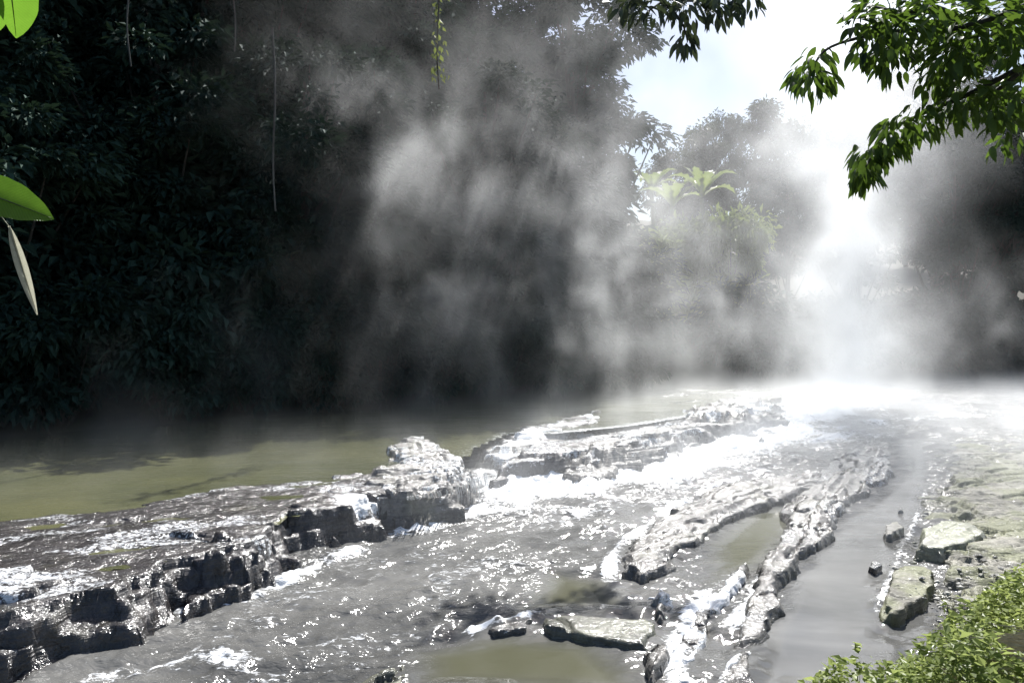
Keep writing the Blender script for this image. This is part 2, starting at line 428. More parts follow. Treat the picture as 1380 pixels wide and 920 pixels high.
# ------------------------------------------------------------------ rocks
def rock(name, outline, z_top, label, mat, cat='rock', z_base=-0.35, res=0.035, layers=4, edge=0.35, rough=0.05, axis=None, cross=0.0,
         jag=0.10, tilt=(0, 0), seed=1, foam_glint=0.0, zpix=None, wetline=0.10, group=None, water=0.0, crack=0.04, lip=0.0):
    """A layered slab of stone: outline in photograph pixels on the plane z_top, stepped back bed by bed."""
    zp = z_top if zpix is None else zpix
    W = np.array([at(x, y, zp)[:2] for x, y in outline])
    x0, y0 = W.min(0) - 0.3; x1, y1 = W.max(0) + 0.3
    nx_, ny_ = int((x1 - x0) / res) + 2, int((y1 - y0) / res) + 2
    X, Y = np.meshgrid(np.linspace(x0, x1, nx_), np.linspace(y0, y1, ny_))
    d = poly_sd(X, Y, W)
    d = d + jag * (fbm(X * 1.8, Y * 1.8, 0, 3, seed, 0.42) + 0.3 * np.round(2 * vnoise(X * 5, Y * 5, 0, seed + 9)) / 2)
    if axis is None: ax_ = R(40)
    else: ax_ = axis
    A = X * math.cos(ax_) + Y * math.sin(ax_); B = -X * math.sin(ax_) + Y * math.cos(ax_)
    H = np.zeros(X.shape); tot = z_top - z_base
    th = np.linspace(1.5, 0.6, layers); th /= th.sum()
    for k in range(layers):
        inset = edge * (k / max(1, layers)) ** 1.1 + (0.35 * edge * fbm(A * 1.3, B * 3, k * 3.3, 3, seed + 20 + k) + 0.02 * vnoise(X * 9, Y * 9, 0, seed + 70 + k)) * min(1, k)
        H += th[k] * sstep(-0.01, 0.03, d - inset)
    Z = z_base + tot * H
    Z += rough * 0.55 * fbm(A * 1.6, B * 3.6, 0, 3, seed + 3, 0.5) * sstep(0, 0.2, d)
    if cross > 0:      # ribs of harder beds along the axis
        ribs = np.abs(fbm(A * 0.6, B * 4.2, 0, 2, seed + 5, 0.5))
        Z += cross * (0.5 - np.clip(ribs * 1.7, 0, 1)) * sstep(0, 0.25, d)
        q = np.abs(vnoise(A * 1.1 + 7, B * 7.0 + 0.4 * fbm(A * 2, B * 2, 0, 2, seed + 6), 0, seed + 7))
        Z -= cross * 0.9 * sstep(0.16, 0.02, q) * sstep(0.02, 0.2, d)
    j1 = np.abs(vnoise(A * 2.6, B * 0.8, 0, seed + 31)); j2 = np.abs(vnoise(A * 0.7, B * 3.1, 0, seed + 33))
    Z -= crack * (sstep(0.08, 0.0, j1) + sstep(0.08, 0.0, j2)) * sstep(0.0, 0.1, d)
    Z -= lip * sstep(0.45, 0.0, d) ** 1.5
    xc, yc = W.mean(0)
    Z += ((X - xc) * tilt[0] + (Y - yc) * tilt[1]) * sstep(0, 0.3, d)
    Z = np.maximum(Z, z_base)
    # sideways jitter keeps the steep faces from looking combed
    Xj = X + 0.02 * fbm(X * 9, Z * 14, Y * 9, 2, seed + 41); Yj = Y + 0.02 * fbm(Y * 9, Z * 14, X * 9, 2, seed + 43)
    v = np.stack([Xj, Yj, Z], -1).reshape(-1, 3)
    v, f, used = compact(v, grid_faces(ny_, nx_, d > -0.12))
    me = mesh_np(name, v, f, mat)
    zz = v[:, 2]; lev = level(v[:, 0], v[:, 1])
    wob = fbm(v[:, 0] * 3, v[:, 1] * 3, 0, 3, seed + 51) * 0.05
    attr(me, "low", sstep(wetline + 0.06, wetline - 0.04, zz - lev + wob))
    attr(me, "foam", foam_glint * (0.3 + 0.7 * sstep(0.0, 0.5, fbm(A.ravel()[used] * 1.2, B.ravel()[used] * 2.5, 0, 3, seed + 61) + 0.1)) * sstep(z_base + 0.3 * tot, z_top - 0.05, zz))  # pale flecks on the upper parts: running water plus painted glitter
    o = link(name, me)
    # origin at the rock's own base
    mid = v.mean(0); mid[2] = z_base
    me.transform(__import__('mathutils').Matrix.Translation((-mid[0], -mid[1], -mid[2]))); o.location = mid
    tag(o, label, cat, group)
    return o

rock("rock_ledge", [(-200, 700), (0, 690), (140, 680), (270, 655), (400, 640), (480, 630), (560, 634), (640, 632), (690, 598), (850, 574), (1000, 562), (1000, 570), (860, 602), (760, 616), (690, 616), (652, 640),
                    (625, 656), (560, 668), (480, 674), (398, 702), (388, 735), (262, 768), (236, 792), (215, 808), (100, 826), (-200, 886)], 0.445,
     "long low shelf of dark stone damming the green pool, thin water running over it", M['rock_wet'], 'rock ledge', res=0.026, layers=5, edge=0.42, seed=97, foam_glint=0.58, rough=0.05, axis=R(30), jag=0.10, crack=0.0, lip=0.10)
rock("rock_ledge", [(-200, 752), (20, 740), (150, 744), (200, 762), (228, 790), (216, 806), (150, 806), (90, 824), (-30, 850), (-200, 880)], 0.49,
     "low dark wet slab at the picture's left edge, sparkling water sheeting over it", M['rock_wet'], 'rock ledge', res=0.025, layers=5, edge=0.9, seed=101, foam_glint=0.68, tilt=(-0.02, 0.03), axis=R(15), jag=0.10, rough=0.08, crack=0.0, lip=0.08)
rock("rock_ledge", [(170, 716), (240, 704), (330, 690), (398, 702), (386, 732), (335, 748), (270, 766), (238, 774), (208, 748)], 0.48,
     "broken black ledge block right of the low left slab, streaked with running water", M['rock_wet'], 'rock ledge', res=0.022, layers=6, edge=0.62, seed=113, foam_glint=0.5, rough=0.10, cross=0.03, axis=R(-25), crack=0.03, jag=0.14, lip=0.06)
rock("rock_ledge", [(320, 700), (390, 668), (440, 648), (500, 642), (540, 658), (520, 674), (470, 688), (400, 702), (340, 712)], 0.46,
     "smooth dark stretch of ledge between the broken block and the pale knob", M['rock_wet'], 'rock ledge', res=0.025, layers=5, edge=0.5, seed=127, foam_glint=0.9, axis=R(30), jag=0.09, rough=0.05, crack=0.0, lip=0.10)
rock("rock_ledge", [(492, 602), (530, 588), (582, 584), (604, 594), (640, 607), (656, 628), (624, 652), (560, 666), (500, 664), (450, 650), (470, 632), (510, 622)], 0.51,
     "pale glistening knob of layered ledge rock at the end of the green pool", M['rock_ridge'], 'rock ledge', res=0.025, layers=6, edge=0.42, seed=131, foam_glint=0.6, rough=0.05, cross=0.05, axis=R(20), crack=0.05, jag=0.07)
rock("rock_ledge", [(625, 600), (635, 572), (690, 568), (760, 550), (850, 542), (850, 565), (800, 585), (750, 600), (690, 610)], 0.46,
     "bright flat ledge just upstream of the pale knob, half lost in glare", M['rock_ridge'], 'rock ledge', res=0.04, layers=6, edge=1.2, seed=139, foam_glint=1.1, rough=0.06, axis=R(25), jag=0.08)
rock("rock_ledge", [(735, 612), (762, 590), (840, 574), (900, 558), (965, 560), (980, 575), (920, 592), (850, 605), (785, 622)], 0.50,
     "grey rounded ledge block with a dark drop beside the brightest white water", M['rock_ridge'], 'rock ledge', res=0.04, layers=6, edge=0.9, seed=149, foam_glint=0.6, rough=0.05, axis=R(25), jag=0.08)
rock("rock_ledge", [(820, 568), (860, 552), (930, 532), (1010, 522), (1085, 534), (1092, 556), (1040, 572), (975, 566), (940, 562), (880, 570)], 0.60,
     "farthest layered rock ledge at the foot of the steam, dark beds showing between white", M['rock_ridge'], 'rock ledge', res=0.05, layers=6, edge=1.6, seed=151, foam_glint=0.8, rough=0.07, cross=0.10, axis=R(25), crack=0.06)

AX = math.atan2(at(1195, 590)[1] - at(1010, 860)[1], at(1195, 590)[0] - at(1010, 860)[0])
AX1 = math.atan2(at(1100, 650)[1] - at(850, 760)[1], at(1100, 650)[0] - at(850, 760)[0])
rock("rock_ridge", [(826, 768), (840, 734), (890, 698), (950, 664), (1030, 646), (1114, 638), (1114, 662), (1047, 680), (990, 702), (945, 732), (905, 766), (868, 786)], 0.17, zpix=0.08,
     label="curved dark ridge of rock in mid stream ringed by white foam", mat=M['rock_ridge'], cat='rock ridge', res=0.02, layers=5, edge=0.11, seed=163, foam_glint=0.35, rough=0.04, cross=0.04, axis=AX1, crack=0.0, jag=0.07, lip=0.07)
rock("rock_ridge", [(1190, 584), (1206, 598), (1212, 640), (1168, 668), (1138, 692), (1128, 722), (1100, 752), (1070, 780), (1062, 822), (1034, 866), (1006, 898), (970, 890),
                    (990, 838), (1008, 790), (1034, 745), (1058, 712), (1046, 690), (1088, 650), (1126, 616), (1160, 592)], 0.15, zpix=0.06,
     label="long bright jagged rock ridge dividing the stream from the still grey pool", mat=M['rock_ridge'], cat='rock ridge', res=0.02, layers=5, edge=0.10, seed=173, foam_glint=0.5, rough=0.03, cross=0.07, axis=AX, crack=0.0, jag=0.07, lip=0.05)
rock("rock_ridge", [(900, 935), (908, 870), (930, 830), (970, 790), (1006, 752), (1018, 768), (988, 815), (958, 850), (948, 890), (958, 935)], 0.08, zpix=0.04,
     label="thin washed rib of rock reaching the bottom edge beside the long jagged ridge", mat=M['rock_ridge'], cat='rock ridge', res=0.016, layers=3, edge=0.08, seed=181, foam_glint=1.1, rough=0.05, cross=0.09, axis=AX, crack=0.04, jag=0.04)
rock("rock_ridge", [(956, 940), (964, 900), (988, 884), (1016, 870), (1028, 890), (1024, 912), (1038, 940)], 0.08, zpix=0.04,
     label="short broken end of rock at the bottom edge below the long jagged ridge", mat=M['rock_ridge'], cat='rock ridge', res=0.016, layers=3, edge=0.08, seed=187, foam_glint=0.9, rough=0.06, cross=0.09, axis=AX, jag=0.04)
rock("rock_shelf", [(858, 800), (905, 793), (928, 815), (908, 850), (915, 880), (908, 935), (846, 935), (862, 892), (880, 860), (864, 828)], 0.11, zpix=0.06,
     label="pale cracked rock with black hollows at the foot of the curved ridge", mat=M['rock_ridge'], cat='rock shelf', res=0.016, layers=4, edge=0.14, seed=191, foam_glint=0.8, rough=0.07, cross=0.11, axis=AX, crack=0.07, jag=0.05)
rock("rock_shelf", [(712, 838), (770, 830), (840, 836), (884, 826), (900, 850), (894, 882), (850, 886), (790, 870), (726, 860)], 0.09, zpix=0.05,
     label="flat greenish shelf of rock between two shallow olive pools near the bottom edge", mat=M['rock_green'], cat='rock shelf', res=0.016, layers=4, edge=0.14, seed=193, foam_glint=0.6, rough=0.03, axis=R(5), crack=0.04, jag=0.06)
rock("rock_shelf", [(645, 846), (690, 830), (728, 824), (734, 836), (712, 850), (660, 856)], 0.07,
     "small wet grey slab with a dark underside in the rippling stream", M['rock_ridge'], 'rock shelf', res=0.016, layers=3, edge=0.1, seed=197, foam_glint=1.0, rough=0.03, axis=R(15), jag=0.05)
rock("rock_shelf", [(440, 940), (470, 908), (510, 892), (548, 878), (562, 900), (566, 940)], 0.14,
     "greenish notched rock cut by the bottom edge left of the olive pool", M['rock_green'], 'rock shelf', res=0.016, layers=4, edge=0.16, seed=199, foam_glint=0.5, rough=0.05, cross=0.05, axis=R(25), crack=0.06, jag=0.06)
rock("rock_shelf", [(1262, 586), (1330, 580), (1400, 578), (1600, 578), (1700, 640), (1600, 760), (1400, 800), (1340, 850), (1290, 850), (1262, 800), (1238, 752), (1242, 735), (1262, 700), (1244, 668), (1262, 640), (1252, 610)], 0.16,
     "broad pale mossy rock shelf along the right bank beside the still grey pool", M['rock_moss'], 'rock shelf', res=0.03, z_base=-0.12, layers=5, edge=0.7, seed=211, foam_glint=0.3, rough=0.045, cross=0.03, axis=R(20), crack=0.05, wetline=0.02, jag=0.14)
rock("boulder", [(1184, 830), (1180, 805), (1190, 780), (1214, 766), (1256, 766), (1276, 780), (1272, 800), (1246, 822), (1214, 836)], 0.13, zpix=0.08,
     label="green mossy boulder with a white wet edge between the still pool and the leafy bank", mat=M['rock_moss'], cat='boulder', res=0.014, layers=4, edge=0.10, seed=223, foam_glint=0.0, rough=0.03, jag=0.04, tilt=(0.06, 0.02), wetline=0.03, crack=0.015)
rock("flat_stone", [(1230, 736), (1238, 714), (1270, 704), (1308, 707), (1330, 720), (1314, 736), (1272, 745)], 0.19, zpix=0.17,
     label="flat grey stone with a dark undercut lying on the mossy shelf above the boulder", mat=M['rock_green'], cat='stone', res=0.016, layers=2, edge=0.05, seed=227, z_base=-0.05, jag=0.05, rough=0.025, wetline=-1, crack=0.01, tilt=(0.05, 0.0))
rock("stone", [(1192, 720), (1198, 705), (1214, 698), (1221, 710), (1208, 723)], 0.09, "small white stone standing alone in the still grey pool", M['stone_pale'], 'stone', res=0.012, layers=2, edge=0.05, seed=229, jag=0.02, rough=0.02, wetline=0.0)
rock("stone", [(1169, 764), (1176, 755), (1190, 756), (1193, 764), (1182, 769)], 0.06, "tiny dark topped stone in the still pool just left of the mossy boulder", M['rock_wet'], 'stone', res=0.012, layers=2, edge=0.03, seed=233, jag=0.01, rough=0.02)
rock("stone", [(1208, 687), (1214, 681), (1222, 686), (1216, 692)], 0.05, "pebble sized pale stone behind the small white stone in the still pool", M['stone_pale'], 'stone', res=0.012, layers=2, edge=0.03, seed=239, jag=0.01, rough=0.01, wetline=0.0)

# loose gravel washed against the edge of the mossy shelf
def gravel():
    t_ = (1 + 5 ** 0.5) / 2
    ico = np.array([(-1, t_, 0), (1, t_, 0), (-1, -t_, 0), (1, -t_, 0), (0, -1, t_), (0, 1, t_), (0, -1, -t_), (0, 1, -t_), (t_, 0, -1), (t_, 0, 1), (-t_, 0, -1), (-t_, 0, 1)]) / 1.9
    tri = np.array([(0, 11, 5), (0, 5, 1), (0, 1, 7), (0, 7, 10), (0, 10, 11), (1, 5, 9), (5, 11, 4), (11, 10, 2), (10, 7, 6), (7, 1, 8), (3, 9, 4), (3, 4, 2), (3, 2, 6), (3, 6, 8), (3, 8, 9), (4, 9, 5), (2, 4, 11), (6, 2, 10), (8, 6, 7), (9, 8, 1)])
    edge = [(1238, 752), (1262, 800), (1285, 835), (1300, 800), (1320, 770), (1350, 745)]
    side = [(1250, 610), (1246, 668), (1262, 700), (1240, 740)]
    parts = []
    for path, cnt, sp in ((edge, 150, 0.13), (side, 60, 0.07)):
        P = np.array([at(x, y, 0.12)[:2] for x, y in path])
        for q in range(cnt):
            f = RNG.uniform(0, len(P) - 1.001); a = int(f); c = P[a] + (P[a + 1] - P[a]) * (f - a) + RNG.normal(size=2) * sp
            r = 0.008 + 0.03 * RNG.random() ** 3
            v = ico * (1 + RNG.uniform(-0.25, 0.25, (12, 1))) * r * np.array([1.2, 1.0, 0.65]); an = RNG.uniform(0, 6.28)
            v = v @ np.array([[math.cos(an), math.sin(an), 0], [-math.sin(an), math.cos(an), 0], [0, 0, 1]])
            zt = 0.115 + RNG.uniform(-0.02, 0.04) if path is edge else 0.03
            parts.append((v + [c[0], c[1], zt], tri))
    v, f = join(parts); me = mesh_np("gravel", v, f, M['stone_pale'], False)
    attr(me, "low", RNG.random(len(v)) * 0.5); attr(me, "foam", np.zeros(len(v)))
    tag(link("gravel", me), "loose grey pebbles washed along the edge of the mossy shelf", 'gravel', kind='stuff')
gravel()

# thin falls pouring over the ledge
def cascade(top, bottom, label, z0=0.46, z1=0.0, strands=7, seed=0):
    """Separate threads of falling water between a lip (pixels at z0) and its foot (pixels at z1)."""
    rnd = random.Random(seed); parts = []
    for k in range(strands):
        f = min(1, max(0, rnd.random()))
        i = f * (len(top) - 1.001); a, b = int(i), i - int(i)
        T = np.array(at(*top[a], z0)) * (1 - b) + np.array(at(*top[a + 1], z0)) * b
        B = np.array(at(*bottom[a], z1)) * (1 - b) + np.array(at(*bottom[a + 1], z1)) * b
        p = []; q0, q1 = rnd.uniform(0, 0.3), rnd.uniform(0.6, 1.0)
        for q in np.linspace(q0, q1, 8):
            h = min(1, q * 1.3) ** 0.8
            p.append((T[0] + (B[0] - T[0]) * h + rnd.uniform(-1, 1) * 0.006, T[1] + (B[1] - T[1]) * h - 0.03, z0 + 0.01 - (z0 - z1) * q ** 1.6))
        r0 = rnd.uniform(0.002, 0.0055)
        parts.append(tube(p, [r0 * (0.3 + 1.2 * math.sin(math.pi * min(0.9, q + 0.08))) * rnd.uniform(0.6, 1.3) for q in np.linspace(0, 1, 8)], 5))
    v, f = join(parts); base = v.mean(0); base[2] = z1
    o = link("cascade", mesh_np("cascade", v - base, f, M['spray']), loc=base); tag(o, label, 'waterfall')
cascade([(545, 672), (600, 662), (654, 636)], [(550, 706), (605, 697), (658, 672)], "thin curtain of water falling from the front of the pale ledge knob", seed=1, strands=90)

# ------------------------------------------------------------------ foliage
def leaf_cards(pos, nrm, axis, size, ratio=0.45, fold=0.15):
    """Folded pointed leaves: 6 verts, 4 tris per leaf (as 2 quads)."""
    n = len(pos); ax = axis / np.linalg.norm(axis, axis=1, keepdims=True)
    s = np.cross(ax, nrm); s /= np.linalg.norm(s, axis=1, keepdims=True) + 1e-9
    nn = np.cross(s, ax)
    L = size[:, None]; Wd = L * ratio * 0.5
    base = pos; tip = pos + ax * L - nn * L * 0.08
    a = pos + ax * L * 0.42
    l = a + s * Wd + nn * L * fold; r = a - s * Wd + nn * L * fold
    v = np.stack([base, r, tip, l], 1).reshape(-1, 3)
    i = np.arange(n)[:, None] * 4
    f = np.concatenate([i + np.array([[0, 1, 2]]), i + np.array([[0, 2, 3]])], 0)
    return v, f

def rand_dirs(n):
    d = RNG.normal(size=(n, 3)); return d / np.linalg.norm(d, axis=1, keepdims=True)

def crown_mesh(name, h0, h1, rad, n_clump, per, leaf, mat, droop=0.4, clump_r=0.75, shape='round'):
    """Crown of leaf clumps round limb ends, plus the limb skeleton's end points."""
    cs = []
    while len(cs) < n_clump:
        u = RNG.uniform(-1, 1, 3)
        if np.linalg.norm(u) > 1 or (np.linalg.norm(u) < 0.35 and RNG.random() < 0.7): continue
        z = h0 + (u[2] * 0.5 + 0.5) * (h1 - h0)
        w = 1.0 if shape == 'column' else (0.65 + 0.5 * RNG.random())
        cs.append((u[0] * rad * w, u[1] * rad * w, z))
    cs = np.array(cs)
    P, N, A, Sz = [], [], [], []
    for c in cs:
        k = int(per * RNG.uniform(0.5, 1.5)); r = clump_r * RNG.uniform(0.6, 1.4)
        d = rand_dirs(k) * (RNG.random((k, 1)) ** 0.5) * np.array([[r, r, r * 0.6]])
        P.append(c + d); out = d + np.array([[c[0], c[1], 0]]) * 0.15
        ax = out / (np.linalg.norm(out, axis=1, keepdims=True) + 1e-6) + rand_dirs(k) * 0.6 + np.array([[0, 0, -droop]])
        A.append(ax); N.append(rand_dirs(k) * 0.6 + np.array([[0, 0, 1.0]])); Sz.append(RNG.uniform(0.6, 1.3, k) * leaf)
    v, f = leaf_cards(np.concatenate(P), np.concatenate(N), np.concatenate(A), np.concatenate(Sz))
    return mesh_np(name, v, f, mat, smooth=False), cs

def trunk_mesh(name, h0, h1, cs, r, mat, lean=0.3):
    top = np.array([RNG.uniform(-lean, lean), RNG.uniform(-lean, lean), h1 * 0.92])
    path = smooth_path([(0, 0, -0.6), (0.05, 0, h0 * 0.4), top * [0.4, 0.4, 0.55], top], 10)
    parts = [tube(path, np.linspace(r, r * 0.18, 10), 8)]
    order = RNG.permutation(len(cs))[:min(22, len(cs))]
    for i in order:
        c = cs[i]; q = np.clip((c[2] - 0.8 - np.hypot(c[0], c[1]) * 0.35) / h1, 0.15, 0.95)
        s = np.array(path[int(q * 9)])
        m = (s + c) / 2 + np.array([0, 0, -0.15])
        parts.append(tube(smooth_path([s, m, c], 5), np.linspace(r * 0.32, r * 0.05, 5), 5))
    v, f = join(parts); return mesh_np(name, v, f, mat)

def put_tree(proto, loc, rz, scale, label, cat='tree', group=None, name='tree', bits=('trunk', 'crown')):
    e = bpy.data.objects.new(name, None); C.objects.link(e); e.location = loc; e.rotation_euler = (0, 0, rz); e.scale = scale
    e.empty_display_size = 0.3
    tag(e, label, cat, group)
    for b, m in zip(bits, proto): link(b, m, e)
    return e

def make_proto(h0, h1, rad, n_clump, per, leaf, mat, r=0.22, **kw):
    cm, cs = crown_mesh("crown", h0, h1, rad, n_clump, per, leaf, mat, **kw)
    return (trunk_mesh("trunk", h0, h1, cs, r, M['bark']), cm)

def gz(x, y): return float(ground_z(np.array([[x]]), np.array([[y]]))[0, 0])
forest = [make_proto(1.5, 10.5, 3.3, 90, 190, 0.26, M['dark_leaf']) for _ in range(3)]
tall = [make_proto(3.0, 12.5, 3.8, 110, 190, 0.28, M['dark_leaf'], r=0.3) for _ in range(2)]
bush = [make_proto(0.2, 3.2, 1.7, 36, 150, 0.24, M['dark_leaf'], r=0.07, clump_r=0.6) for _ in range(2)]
hill = [make_proto(2.0, 11.0, 3.0, 60, 170, 0.34, M['mid_leaf'], clump_r=0.9) for _ in range(2)]

def bank_y(x):          # far bank line
    return float(np.interp(x, [-28, -16, -9.9, -5.2, -1.9, 2.6, 7.4, 11, 20, 30, 60], [6.5, 11, 15.5, 19.4, 22.5, 26, 30, 31, 32, 33.5, 40]))
k = 0
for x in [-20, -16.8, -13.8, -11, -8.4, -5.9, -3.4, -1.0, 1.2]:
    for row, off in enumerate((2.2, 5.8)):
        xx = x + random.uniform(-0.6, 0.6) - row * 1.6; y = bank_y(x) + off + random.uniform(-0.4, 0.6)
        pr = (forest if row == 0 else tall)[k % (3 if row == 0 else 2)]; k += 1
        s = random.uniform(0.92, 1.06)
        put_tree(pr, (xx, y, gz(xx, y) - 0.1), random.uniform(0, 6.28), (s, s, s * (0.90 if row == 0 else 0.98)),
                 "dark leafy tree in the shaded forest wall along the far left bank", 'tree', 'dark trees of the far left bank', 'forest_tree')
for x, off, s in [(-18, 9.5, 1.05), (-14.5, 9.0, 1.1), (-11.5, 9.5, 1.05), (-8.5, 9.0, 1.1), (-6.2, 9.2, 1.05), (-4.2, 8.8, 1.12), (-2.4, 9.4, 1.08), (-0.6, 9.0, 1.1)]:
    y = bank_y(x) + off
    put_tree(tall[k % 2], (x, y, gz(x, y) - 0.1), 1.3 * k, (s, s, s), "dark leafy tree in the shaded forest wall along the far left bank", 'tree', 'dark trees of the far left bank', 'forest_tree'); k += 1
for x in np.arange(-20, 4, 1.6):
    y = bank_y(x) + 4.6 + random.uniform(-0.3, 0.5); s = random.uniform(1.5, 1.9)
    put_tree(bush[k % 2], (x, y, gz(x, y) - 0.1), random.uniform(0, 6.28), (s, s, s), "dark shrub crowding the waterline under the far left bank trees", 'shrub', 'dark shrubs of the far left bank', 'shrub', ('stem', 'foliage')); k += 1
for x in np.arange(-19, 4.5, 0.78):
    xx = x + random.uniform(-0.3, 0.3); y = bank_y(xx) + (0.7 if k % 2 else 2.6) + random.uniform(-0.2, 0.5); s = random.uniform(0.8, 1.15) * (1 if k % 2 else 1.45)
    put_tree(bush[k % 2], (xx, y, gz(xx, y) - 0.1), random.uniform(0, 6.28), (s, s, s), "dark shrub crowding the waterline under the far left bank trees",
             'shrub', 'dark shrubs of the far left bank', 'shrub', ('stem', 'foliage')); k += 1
# the big tree that ends the dark mass against the sky gap
put_tree(make_proto(3.0, 15.0, 3.2, 110, 200, 0.28, M['dark_leaf'], r=0.32), (2.4, 30.5, gz(2.4, 30.5)), 0.4, (1, 1, 1),
         "tall hazy tree whose crown edges the left side of the bright sky gap", 'tree', None, 'forest_tree')
# trees of the right bank behind the steam
for i, (x, y, s) in enumerate([(15.5, 36, 0.72), (19, 34.5, 0.88), (22.5, 36, 0.95), (26, 35.5, 0.95), (21, 40, 1.05), (17, 41, 0.8), (25, 41.5, 1.1), (29.5, 38, 1.0), (13.2, 38.5, 0.55)]):
    put_tree((forest + tall)[i % 5], (x, y, gz(x, y) - 0.1), random.uniform(0, 6.28), (s, s, s), "dark tree standing behind the steam on the far right bank", 'tree', 'dark trees behind the steam at right', 'forest_tree')
for x in np.arange(9, 29, 1.9):
    y = bank_y(x) + 1.0 + random.uniform(0, 0.6); s = random.uniform(0.8, 1.2)
    put_tree(bush[k % 2], (x, y, gz(x, y) - 0.1), random.uniform(0, 6.28), (s, s, s), "dark shrub at the waterline behind the steam column", 'shrub', 'dark shrubs behind the steam', 'shrub', ('stem', 'foliage')); k += 1
# grey distant trees in the gap
dist = [(905, 195, 52, "low rounded grey tree at the left foot of the sky gap"), (945, 160, 56, "flat topped misty grey tree in the middle of the sky gap"),
        (975, 138, 58, "slender misty tree standing highest left of the steam in the sky gap"), (1030, 128, 60, "broad misty grey tree merging with the top of the steam column"),
        (1085, 150, 60, "pale misty tree almost lost behind the steam column"), (1150, 165, 58, "faint tree behind the right side of the steam column"), (1220, 150, 56, "faint tree beyond the steam under the overhanging leaves")]
for i, (px, py, y, lab) in enumerate(dist):
    p = at_y(px, py, y); g0 = gz(p.x, y); s = (p.z - g0) / 11.3
    wd = s * (0.55 if 'slender' in lab else 0.95)
    put_tree(hill[i % 2], (p.x, y, g0), i * 1.3, (wd, wd, s), lab, 'tree', None, 'distant_tree')

# bright plants in the clearing
def blade(name, L, W, mat, n=9, arch=0.55, teeth=0.0):
    V = []
    for i in range(n):
        t = i / (n - 1); w = W * math.sin(math.pi * min(1, t * 0.93 + 0.07)) ** 0.8 * (1 + (teeth * (-1) ** i))
        x = L * t * (1 - 0.25 * arch * t); z = L * (0.9 * t - arch * 1.25 * t * t)
        V += [(x, -w / 2, z + w * 0.18), (x, 0, z), (x, w / 2, z + w * 0.18)]
    F = []
    for i in range(n - 1):
        a = i * 3; F += [(a, a + 1, a + 4, a + 3), (a + 1, a + 2, a + 5, a + 4)]
    return mesh_np(name, V, F, mat)
frond_a = blade("frond", 3.0, 0.75, M['light_leaf'], 13, 0.6, 0.25); frond_b = blade("frond", 2.4, 0.6, M['light_leaf'], 11, 0.35, 0.25)
def banana(px, py, y, h, label):
    p = at_y(px, py, y); zb = gz(p.x, y)
    e = bpy.data.objects.new("banana_plant", None); C.objects.link(e); e.location = (p.x, y, zb); tag(e, label, 'plant')
    top = p.z - zb - 1.2
    v, f = tube(smooth_path([(0, 0, -0.3), (0.1, 0, top * 0.5), (0, 0.1, top)], 7), np.linspace(0.16, 0.09, 7), 8)
    link("stalk", mesh_np("stalk", v, f, M['stem']), e)
    for q in range(9):
        o = link("frond", (frond_a, frond_b)[q % 2], e, (0, 0, top - 0.1 * (q % 3))); a = q * 2.4
        o.rotation_euler = (0, -0.25 - 0.3 * random.random() + 0.12 * q / 3, a); o.scale = (h, h, h)
banana(945, 226, 37, 0.72, "tall sunlit banana plant with the brightest green fronds in the gap")
banana(905, 242, 38, 0.7, "paler sunlit banana plant at the left of the clearing in the gap")
banana(878, 222, 40, 0.6, "thin hazy green plant against the edge of the dark forest at the gap")
lush = make_proto(0.2, 3.6, 1.9, 34, 130, 0.26, M['light_leaf'], r=0.07, clump_r=0.6)
for px, py, y, s, lab in [(985, 268, 34.5, 1.0, "sunlit yellow green shrub at the right end of the clearing"), (945, 275, 35, 0.95, "sunlit shrub below the tall banana plant"),
                          (890, 300, 35, 0.9, "hazy green shrub on the slope under the paler banana plant")]:
    p = at_y(px, py, y); g0 = gz(p.x, y); sz = (p.z - g0) / 3.9
    put_tree(lush, (p.x, y, g0), px, (s, s, sz), lab, 'shrub', None, 'shrub', ('stem', 'foliage'))

# hanging vines
def vine(px, y0, y1, y, r, label, mat, leaves=0):
    a, b = at_y(px, y0, y), at_y(px + 2, y1, y)
    n = 12; pts = [tuple(a.lerp(b, t) + Vector((0.03 * math.sin(7 * t + px), 0.02 * math.cos(5 * t), 0))) for t in np.linspace(0, 1, n)]
    v, f = tube(pts, np.linspace(r, r * 0.8, n), 6); base = np.array(tuple(b))
    e = bpy.data.objects.new("hanging_vine", None); C.objects.link(e); e.location = base; tag(e, label, 'vine')
    link("stem", mesh_np("stem", v - base, f, mat), e)
    if leaves:
        t = RNG.random(leaves); P = np.array(pts)[(t * (n - 1)).astype(int)] - base + RNG.normal(size=(leaves, 3)) * [0.10, 0.10, 0.12]
        lv, lf = leaf_cards(P, rand_dirs(leaves) + [0, -0.8, 0.3], rand_dirs(leaves) * 0.6 + [0, 0, -0.8], RNG.uniform(0.10, 0.2, leaves), 0.55)
        link("foliage", mesh_np("foliage", lv, lf, M['light_leaf'], False), e)
vine(176, -60, 92, 16.2, 0.020, "pale straight hanging vine dangling at the upper left in front of the dark forest", M['pale_bark'])
vine(370, 40, 285, 17.0, 0.022, "long pale hanging trunk or vine right of the upper left forest sparkles", M['pale_bark'])
vine(317, -60, 72, 18.0, 0.018, "short thin hanging vine between the two pale ones", M['pale_bark'])
vine(590, -60, 122, 18.5, 0.02, "leafy green vine hanging in front of the bluish forest at top centre", M['bark'], 90)

